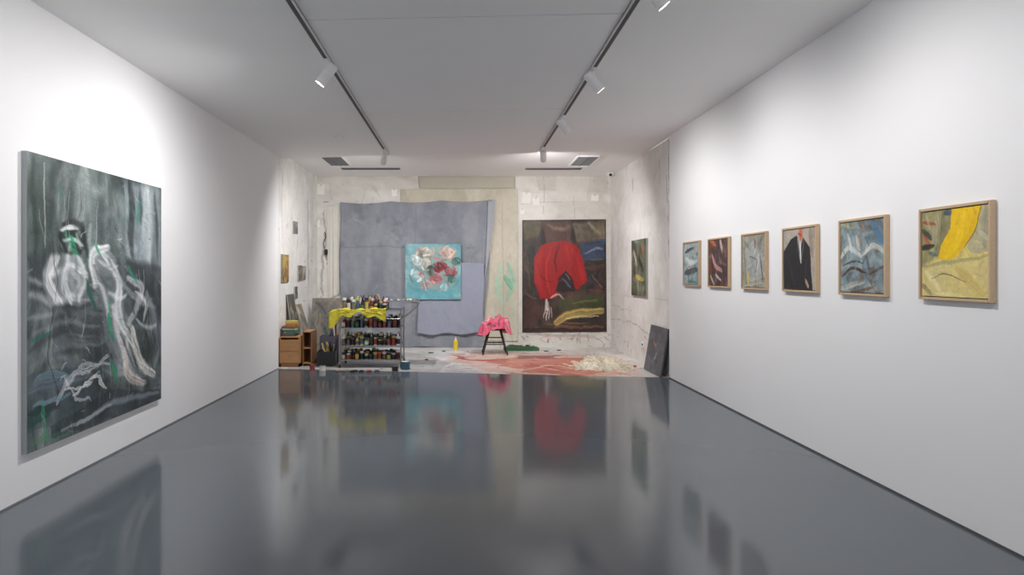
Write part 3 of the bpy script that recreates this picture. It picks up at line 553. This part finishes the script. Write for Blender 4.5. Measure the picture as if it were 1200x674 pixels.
P.stroke([(652,378),(672,368),(706,365)],.20,(192,164,92),.97,.5,taper=.2); P.stroke([(664,374),(684,371),(700,372)],.06,(230,210,148),.85,.6); P.stroke([(660,379),(690,379)],.03,(150,116,60),.8); P.stroke([(650,383),(706,384)],.09,(130,84,56),.85,.6)
P.stroke([(614,387),(709,387)],.08,(40,24,26),.9,.3,taper=0); P.detail(160,.09,.02,.3,.55)
img=P.out(8)
c=[(612,258),(710,257),(711,389),(612,390)]
hang('red_figure_painting',c,Yr,V_paint,img,amp=.012,nf=3,nu=220,nv=290,seed=12,solid=.003)

# ================================================= LEFT STUDIO WALL small pictures
def lp(x0p,x1p,y0p,y1p,cols,base,name='small_painting'):
    X=XSL+.024; ya,zA=sd(x0p,y0p,X); yb,_=sd(x1p,y0p,X); _,zB=sd(x0p,y1p,X)
    P=Paint(40,40,yb-ya,zA-zB,base); P.rand(24,cols,.25,.08,al=.8)
    panel(name,(X,ya,zA),(0,yb-ya,0),(0,0,-(zA-zB)),.021,P.out(10),M_canvas_edge)
lp(330.5,338.5,298,331,[(190,150,60),(60,50,40),(120,80,50),(210,190,120)],(150,120,60))
lp(344.5,349,259,273,[(80,80,82),(150,150,150)],(110,110,112)); lp(350,354.5,311,329,[(90,70,60),(160,150,130)],(120,110,100)); lp(346,349,336,350,[(60,60,60),(180,180,170)],(100,100,98)); lp(355.5,358.5,312,328,[(90,90,90),(200,190,170)],(140,136,128))
def lean(name,xa,xb,yfoot,ytop,h,img,th=.02,edge=M_dkedge):
    dy=ytop-yfoot
    return panel(name,(xa,ytop-.0,h),(xb-xa,0,0),(0,-dy,-h),th,img,edge)
P=Paint(80,90,1.0,1.0,(128,122,114)); P.noise((104,100,96),5,5,.4,.6,.9); P.rand(40,[(150,146,138),(88,86,84),(150,140,110),(60,58,58)],.25,.05,al=.7)
lean('leaning_hardboard',-2.95,-2.2,12.2,12.5,1.06,P.out(10))
P=Paint(80,70,.85,.7,(104,105,112)); P.noise((84,86,94),5,5,.4,.6,.9); P.rand(16,[(140,142,148),(70,70,76)],.2,.05,al=.6); P.stroke([(.3,.25),(.42,.3)],.05,(200,120,100),.9,raw=True); P.stroke([(.5,.4),(.45,.5)],.03,(230,230,230),.9,raw=True); P.stroke([(.35,.45),(.6,.42)],.02,(60,110,100),.9,raw=True)
panel('leaning_grey_canvas',(3.03,10.33,.72),(0,-.86,0),(-.12,0,-.715),.025,P.out(8),M_dkedge)

# ================================================= WOODEN CABINET + books
M_cab=mat('orange_wood',(176,130,84),.5,var=.15,scale=6,stretch=(1,1,6)); M_cab2=mat('brown_wood',(130,92,60),.55,var=.15,scale=6,stretch=(1,1,6))
b=MB(); cx0,cx1,cy0,cy1,hc=-3.03,-2.70,10.55,10.95,.50; t=.02
b.box(((cx0+cx1)/2,(cy0+cy1)/2,hc-t/2),(cx1-cx0,cy1-cy0,t),M_cab,bev=.003); b.box(((cx0+cx1)/2,(cy0+cy1)/2,.03),(cx1-cx0,cy1-cy0,.06),M_cab2)
for x in(cx0+t/2,cx1-t/2): b.box((x,(cy0+cy1)/2,(hc-t)/2),(t,cy1-cy0,hc-t),M_cab)
b.box(((cx0+cx1)/2,cy1-t/2,hc/2),(cx1-cx0-2*t,t,hc-2*t),M_cab2)
b.box(((cx0+cx1)/2,cy0+.01,.16),(cx1-cx0-2*t,.02,.19),M_cab,bev=.003); b.box(((cx0+cx1)/2,cy0+.01,.355),(cx1-cx0-2*t,.02,.19),M_cab,bev=.003)
for z in(.16,.355): b.cyl(((cx0+cx1)/2,cy0-.001,z),((cx0+cx1)/2,cy0-.025,z),.008,.013,M_steel,12)
b.build('wooden_drawer_cabinet')
b=MB(); x0_,x1_,y0_,y1_,h_=-2.68,-2.52,10.65,11.0,.58
for x in(x0_+.01,x1_-.01): b.box((x,(y0_+y1_)/2,h_/2),(.02,y1_-y0_,h_),M_cab2)
for z in(.05,.30,h_-.01): b.box(((x0_+x1_)/2,(y0_+y1_)/2,z),(x1_-x0_-.04,y1_-y0_,.02),M_cab)
b.box(((x0_+x1_)/2,y1_-.005,h_/2),(x1_-x0_-.04,.01,h_-.04),M_cab2)
b.build('narrow_wooden_shelf')
PAL=[mat('pal_%d'%i,c,.45) for i,c in enumerate([(225,222,214),(36,38,42),(150,60,50),(60,96,120),(196,176,90),(76,120,86),(120,110,100),(200,130,70),(90,86,100),(210,205,190)])]
b=MB(); z=hc
for i in range(8):
    th=random.uniform(.02,.05); b.box((-2.88+random.uniform(-.02,.02),10.74,z+th/2),(random.uniform(.18,.26),random.uniform(.2,.28),th),random.choice(PAL),Matrix.Rotation(random.uniform(-.2,.2),3,'Z'),bev=.003); z+=th
b.build('book_stack')
P=Paint(40,40,.4,.4,(90,84,76)); P.rand(24,[(200,190,170),(60,56,54),(120,110,90)],.2,.06,al=.8)
panel('small_painting',(XSL+.03,10.98,1.18),(0,.42,0),(0.06,0,-.44),.02,P.out(10),M_canvas_edge)
P=Paint(40,40,.4,.4,(150,140,126)); P.rand(24,[(220,210,190),(80,90,90),(120,80,60)],.2,.06,al=.8)
panel('small_painting',(XSL+.03,11.5,.98),(0,.42,0),(0.30,0,-.97),.02,P.out(10),M_canvas_edge)

# ================================================= TROLLEY
b=MB(); tx0,tx1=-2.02,-1.02; ty0,ty1=10.45,10.98; shelves=[.93,.64,.35,.12]
r=.013
for x in(tx0,tx1):
    for y in(ty0,ty1):
        b.cyl((x,y,.10),(x,y,.97),r,r,M_steel,12)
        b.cyl((x,y,.10),(x,y,.075),.02,.02,M_steel,10)
        b.box((x,y+.01,.07),(.03,.06,.02),M_steel,bev=.003); b.cyl((x-.012,y+.02,.04),(x+.012,y+.02,.04),.04,.04,M_rubber,18); b.cyl((x-.014,y+.02,.04),(x+.014,y+.02,.04),.015,.015,M_steel,12)
        for s in(-1,1): b.box((x+s*.018,y+.018,.055),(.003,.03,.04),M_steel)
for z in shelves:
    b.box(((tx0+tx1)/2,(ty0+ty1)/2,z),(tx1-tx0-.01,ty1-ty0-.01,.010),M_steel,bev=.003)
    for y in(ty0+.004,ty1-.004): b.box(((tx0+tx1)/2,y,z+.006),(tx1-tx0-.03,.004,.022),M_steel)
    for x in(tx0+.004,tx1-.004): b.box((x,(ty0+ty1)/2,z+.006),(.004,ty1-ty0-.03,.022),M_steel)
for y in(ty0+.03,ty1-.03): b.tube([(tx1,y,.80),(tx1+.10,y,.86),(tx1+.22,y,.97),(tx1+.27,y,1.04)],.011,M_steel,10)
b.tube([(tx1+.27,ty0+.03,1.04),(tx1+.27,ty1-.03,1.04)],.011,M_steel,10)
for y in(ty0,ty1): b.tube([(tx0,y,.80),(tx1,y,.80)],.006,M_steel,8)
b.build('paint_trolley')
b=MB(); b.box((tx1+.02,ty0+.28,1.075),(.52,.36,.012),M_steel,bev=.003)
for s in(-1,1): b.box((tx1+.02,ty0+.28+s*.18,1.088),(.52,.006,.03),M_steel); b.box((tx1+.02+s*.26,ty0+.28,1.088),(.006,.36,.03),M_steel)
for i in range(22): 
    x=tx1-.2+random.random()*.44; y=ty0+.14+random.random()*.28
    b.cyl((x,y,1.095),(x+random.uniform(-.08,.08),y+random.uniform(-.04,.04),1.10),.011,.016,random.choice(PAL),8)
b.build('palette_tray')
b=MB()
def bottle(x,y,z,r,h,mb,mc,ml=None):
    ml=ml or mb
    b.lathe((x,y,z),[(0,0,None),(r*.95,0,mb),(r,.01,mb),(r,h*.15,mb),(r,h*.16,ml),(r,h*.58,ml),(r,h*.7,mb),(r*.85,h*.77,mb),(r*.45,h*.83,mb),(r*.45,h*.85,mb),(r*.5,h*.85,mc),(r*.46,h,mc),(0,h,mc)],mb,12)
def jar(x,y,z,r,h,mb,mc,ml=None):
    ml=ml or mb
    b.lathe((x,y,z),[(0,0,None),(r*.94,0,mb),(r,.006,mb),(r,h*.12,mb),(r,h*.13,ml),(r,h*.66,ml),(r,h*.75,mb),(r*.88,h*.8,mb),(r*1.0,h*.8,mc),(r*1.0,h*.98,mc),(r*.94,h,mc),(0,h,mc)],mb,12)
darks=[PAL[1],PAL[8],PAL[6],PAL[3],PAL[5],PAL[2],PAL[1]]
for k,(z,hm) in enumerate(((.936,.15),(.646,.21),(.356,.21),(.126,.16))):
    ny=5; nx=13
    for i in range(nx):
        for j in range(ny):
            if random.random()<.08: continue
            if k==0 and i>9: continue
            x=tx0+.055+(tx1-tx0-.11)*i/(nx-1)+random.uniform(-.004,.004); y=ty0+(.12 if k==0 else .07)+(ty1-ty0-(.18 if k==0 else .14))*j/(ny-1)
            h=hm*random.uniform(.6,1.0 if k else 1.4); rr=random.uniform(.026,.036)
            lab=random.choice(darks if random.random()<.6 else PAL); bod=random.choice(darks if k==0 or random.random()<.5 else PAL); cap=random.choice([PAL[0],PAL[1],PAL[1],PAL[4],PAL[9],PAL[1]])
            (bottle if (k in(1,2) and random.random()<.6) else jar)(x,y,z,rr,h,bod,cap,lab)
for q in range(26):
    x=tx0+.1+random.random()*(tx1-tx0-.35); y=ty0+.2+random.random()*.25
    b.cyl((x,y,1.0),(x+random.uniform(-.08,.08),y+random.uniform(-.05,.05),1.13+random.random()*.07),.006,.010,random.choice(PAL),6)
b.build('paint_bottles')
M_yel=mat('mustard_cloth',(206,194,60),.85,var=.18,scale=7,bump=.4)
cn=fbm(40,90,5,9)
def yc2(u,v):
    x=tx0-.17+u*.93; j=int(v*39);i=int(u*89); w=.03*(cn[j,i]-.5); e=.962+.008*math.sin(u*9)
    side=max(0,(tx0-.02-x)/.15)
    if v<.2: return (x,ty0+.045-.06*(v/.2),e+.014*math.sin(u*26)+w*.3-side*.06)
    s=(v-.2)/.8; Ld=.12+.05*math.sin(u*8+.6)+.03*math.sin(u*21)+.10*max(0,1-u*4)
    return (x,ty0-.022-.012*math.sin(u*34+s)-abs(w)-.01*s,e-s*Ld-side*.06)
b=MB(); b.grid(yc2,90,40,M_yel); b.build('yellow_cloth',solid=.004)

def obox(x,y,w,d,h,m,rz,name):
    b=MB(); R=Matrix.Rotation(rz,3,'Z'); t=.008
    for c,s in(((0,0,t/2),(w,d,t)),((-w/2+t/2,0,h/2),(t,d,h)),((w/2-t/2,0,h/2),(t,d,h)),((0,-d/2+t/2,h/2),(w-2*t,t,h)),((0,d/2-t/2,h/2),(w-2*t,t,h))):
        b.box(R@Vector(c)+Vector((x,y,0)),s,m,R)
    for i in range(9): b.cyl(R@Vector((random.uniform(-w/2+.05,w/2-.05),random.uniform(-d/2+.05,d/2-.05),t))+Vector((x,y,0)),R@Vector((0,0,0))+Vector((x+random.uniform(-w/3,w/3),y+random.uniform(-d/3,d/3),h*random.uniform(1.1,1.7))),.014,.014,random.choice(PAL),8)
    return b.build(name)
obox(-2.30,10.80,.30,.32,.24,PAL[1],.1,'storage_crate'); obox(-2.34,11.55,.36,.34,.34,PAL[6],-.1,'storage_crate'); obox(-2.32,11.16,.32,.28,.46,PAL[8],.05,'storage_crate')
def can(px,py,r,h,mb,mt,name='paint_can'):
    x,y=flo(px,py); b=MB()
    b.lathe((x,y,0),[(0,0,None),(r,0,mb),(r*1.03,.004,M_steel),(r,.01,mb),(r,h*.97,mb),(r*1.04,h*.98,M_steel),(r*1.02,h,M_steel),(r*.85,h,M_steel),(r*.84,h*.96,mt),(0,h*.96,mt)],mb,22)
    b.tube([(x+r*1.02*math.cos(t),y-r*.5*math.sin(t)-.01,h*.75-r*.9*math.sin(t)) for t in np.linspace(0,math.pi,10)],.002,M_steel,6)
    return b.build(name)
can(475,433,.075,.13,PAL[3],PAL[0]); can(463,435,.05,.08,PAL[1],PAL[6]); can(378,434.5,.05,.08,PAL[0],PAL[6]); can(366,434,.04,.1,PAL[2],PAL[2])
b=MB(); x,y=flo(421,436)
for i in range(6):
    xx=x-.33+i*.12; yy=y+random.uniform(0,.05); b.box((xx,yy,.012),(random.uniform(.06,.09),random.uniform(.06,.12),.022),random.choice(PAL),Matrix.Rotation(random.uniform(-.4,.4),3,'Z'),bev=.004)
b.build('paint_tubes')
# ================================================= STOOL
M_stool=mat('dark_stool_wood',(44,34,34),.5,var=.2)
sx,sy=.60,12.25; sh=.50; b=MB()
b.cyl((sx,sy,sh-.035),(sx,sy,sh),.21,.215,M_stool,32)
for a in(45,135,225,315):
    q=math.radians(a); c,s=math.cos(q),math.sin(q)
    b.cyl((sx+c*.15,sy+s*.15,sh-.03),(sx+c*.33,sy+s*.27,0),.022,.016,M_stool,12)
for h,k in((.2,.26),(.3,.225)):
    pts=[(sx+math.cos(math.radians(a))*k,sy+math.sin(math.radians(a))*k*.87,h) for a in(45,135,225,315,45)]
    b.tube(pts if h<.25 else pts[:2]+[pts[1]],.011,M_stool,8)
b.build('wooden_stool')
P=Paint(110,110,1,1,(206,92,118)); P.noise((232,150,164),5,5,.45,.62,.9); P.rand(70,[(170,36,56),(244,206,210),(150,36,56),(80,150,120),(238,222,220),(60,50,56)],.16,.04,al=.9)
img=P.out(8); n1=fbm(110,110,5,5,4); n3=fbm(110,110,10,10,3)
def rag(u,v):
    a=(u-.5)*2;c=(v-.5)*2; j=int(v*109);i=int(u*109); L=max(abs(a),abs(c)); q=math.atan2(c,a)
    R=L*.33; rs=.20*(1+.05*math.sin(4*q))
    top=sh+.02+.24*max(0,1-(R/.27)**2)*(.25+1.3*n1[j,i])*(.75+.35*math.cos(q-.4))+.10*(n3[j,i]-.3)*(1 if R<.25 else .4)
    if R<rs: z=top; Rr=R*1.15
    else: 
        s=R-rs; z=top-s*(1.0+.9*math.sin(2*q+1.2))*1.1; Rr=rs*1.15+s*.55+.02*math.sin(10*q)
    z=max(z,sh+.012) if Rr<.225 else max(z,sh-.12)
    return (sx+Rr*math.cos(q)*1.12,sy+Rr*math.sin(q),z)
b=MB(); b.grid(rag,110,110,V_cloth,img); b.build('pink_paint_rag',solid=.004)
b=MB(); x,y=flo(534,410); yb1=mat('yellow_plastic',(224,196,40),.35); b.lathe((x,y,0),[(0,0,None),(.042,0,yb1),(.045,.01,yb1),(.045,.16,yb1),(.036,.19,yb1),(.016,.205,yb1),(.018,.205,PAL[0]),(.016,.225,PAL[0]),(.008,.235,PAL[0]),(.005,.265,PAL[0]),(0,.265,PAL[0])],yb1,20); b.build('yellow_squeeze_bottle')
b=MB(); gx,gy=1.16,12.85; M_g=mat('green_tray',(56,104,70),.5)
b.box((gx,gy,.03),(.70,.26,.06),M_g,bev=.01); b.box((gx,gy,.072),(.56,.2,.024),PAL[5],Matrix.Rotation(.05,3,'Z'),bev=.005)
for i in range(7): b.box((gx-.22+i*.07,gy+random.uniform(-.04,.04),.094),(.05,.09,.02),random.choice([PAL[2],PAL[1],PAL[5],PAL[0]]),Matrix.Rotation(random.uniform(-1,1),3,'Z'),bev=.004)
b.build('green_supply_tray')
b=MB()
for px,py in((520,412),(505,414),(548,416),(500,422),(640,412),(655,411),(690,412),(512,420),(735,424),(744,430)):
    x,y=flo(px,py); b.box((x,y,.010),(random.uniform(.05,.1),random.uniform(.04,.08),.018),random.choice([PAL[2],PAL[0],PAL[9],PAL[6],PAL[5]]),Matrix.Rotation(random.uniform(0,3),3,'Z'),bev=.005)
b.build('floor_scraps')
# rag / shavings pile
M_rag=mat('cream_shreds',(226,219,200),.9,var=.08)
px_,py_=flo(704,431); b=MB(); n1=fbm(50,50,8,8,4)
def mound(u,v):
    a=u*2*math.pi; R=v*.36; h=.13*(1-v*v)*(.5+n1[int(v*49),int(abs(math.sin(a/2))*49)])
    return (px_+R*math.cos(a)*1.12,py_+R*math.sin(a)*.9,h+.002)
b.grid(mound,50,24,M_rag)
for k in range(200):
    a=random.uniform(0,6.28);R=.42*math.sqrt(random.random()); x=px_+R*math.cos(a)*1.1;y=py_+R*math.sin(a)*.9; base=.13*max(0,1-(R/.36)**2)
    q=random.uniform(0,6.28); pts=[];z=base+random.uniform(.01,.04)
    for i in range(9):
        pts.append(Vector((x,y,max(.006,z)))); q+=random.uniform(-.9,.9); x+=.022*math.cos(q);y+=.022*math.sin(q); z+=random.uniform(-.014,.012)
    w=random.uniform(.006,.014); vs=[];
    for i,p in enumerate(pts): vs+=[p+Vector((0,0,w)),p-Vector((w*.6*math.sin(i),w*.6,w*.4))]
    b.add(vs,[(2*i,2*i+1,2*i+3,2*i+2) for i in range(8)],M_rag)
b.build('shredded_rag_pile')
b=MB(); X0,Z0=bk(381,272,YB-.03)
b.tube([(X0+.03*math.sin(t*1.1),YB-.07,Z0-.35*t/6) for t in range(7)],.008,M_rubber,8); b.cyl((X0,YB-.001,Z0),(X0,YB-.08,Z0),.006,.006,M_steel,8); b.box((X0+.03,YB-.07,Z0-.42),(.06,.04,.12),M_rubber,bev=.01)
b.build('hanging_cable')
b=MB(); 
b.box((XSR-.012,10.9,.33),(.02,.12,.09),M_lamp,bev=.004); b.box((XSR-.023,10.9,.33),(.003,.06,.04),M_dark); b.build('wall_outlet')

# ================================================= WORLD + CAMERA
w=bpy.data.worlds.new('World'); bpy.context.scene.world=w; w.use_nodes=True
w.node_tree.nodes['Background'].inputs[0].default_value=(1,1,1,1); w.node_tree.nodes['Background'].inputs[1].default_value=.95
cam=bpy.data.cameras.new('camera'); cam.lens=F*36/1200; cam.sensor_width=36; cam.shift_x=(600-CX)/1200; cam.shift_y=-(337-CY)/1200
if ZOOM: cam.lens*=2.5; cam.shift_x=0; cam.shift_y=0
co=bpy.data.objects.new('camera',cam); bpy.context.collection.objects.link(co); co.location=(0,0,H); co.rotation_euler=(math.pi/2,0,0); bpy.context.scene.camera=co
bpy.context.scene.view_settings.view_transform='Standard'
bpy.context.scene.view_settings.exposure=0.05
bpy.context.scene.cycles.max_bounces=12; bpy.context.scene.cycles.diffuse_bounces=8
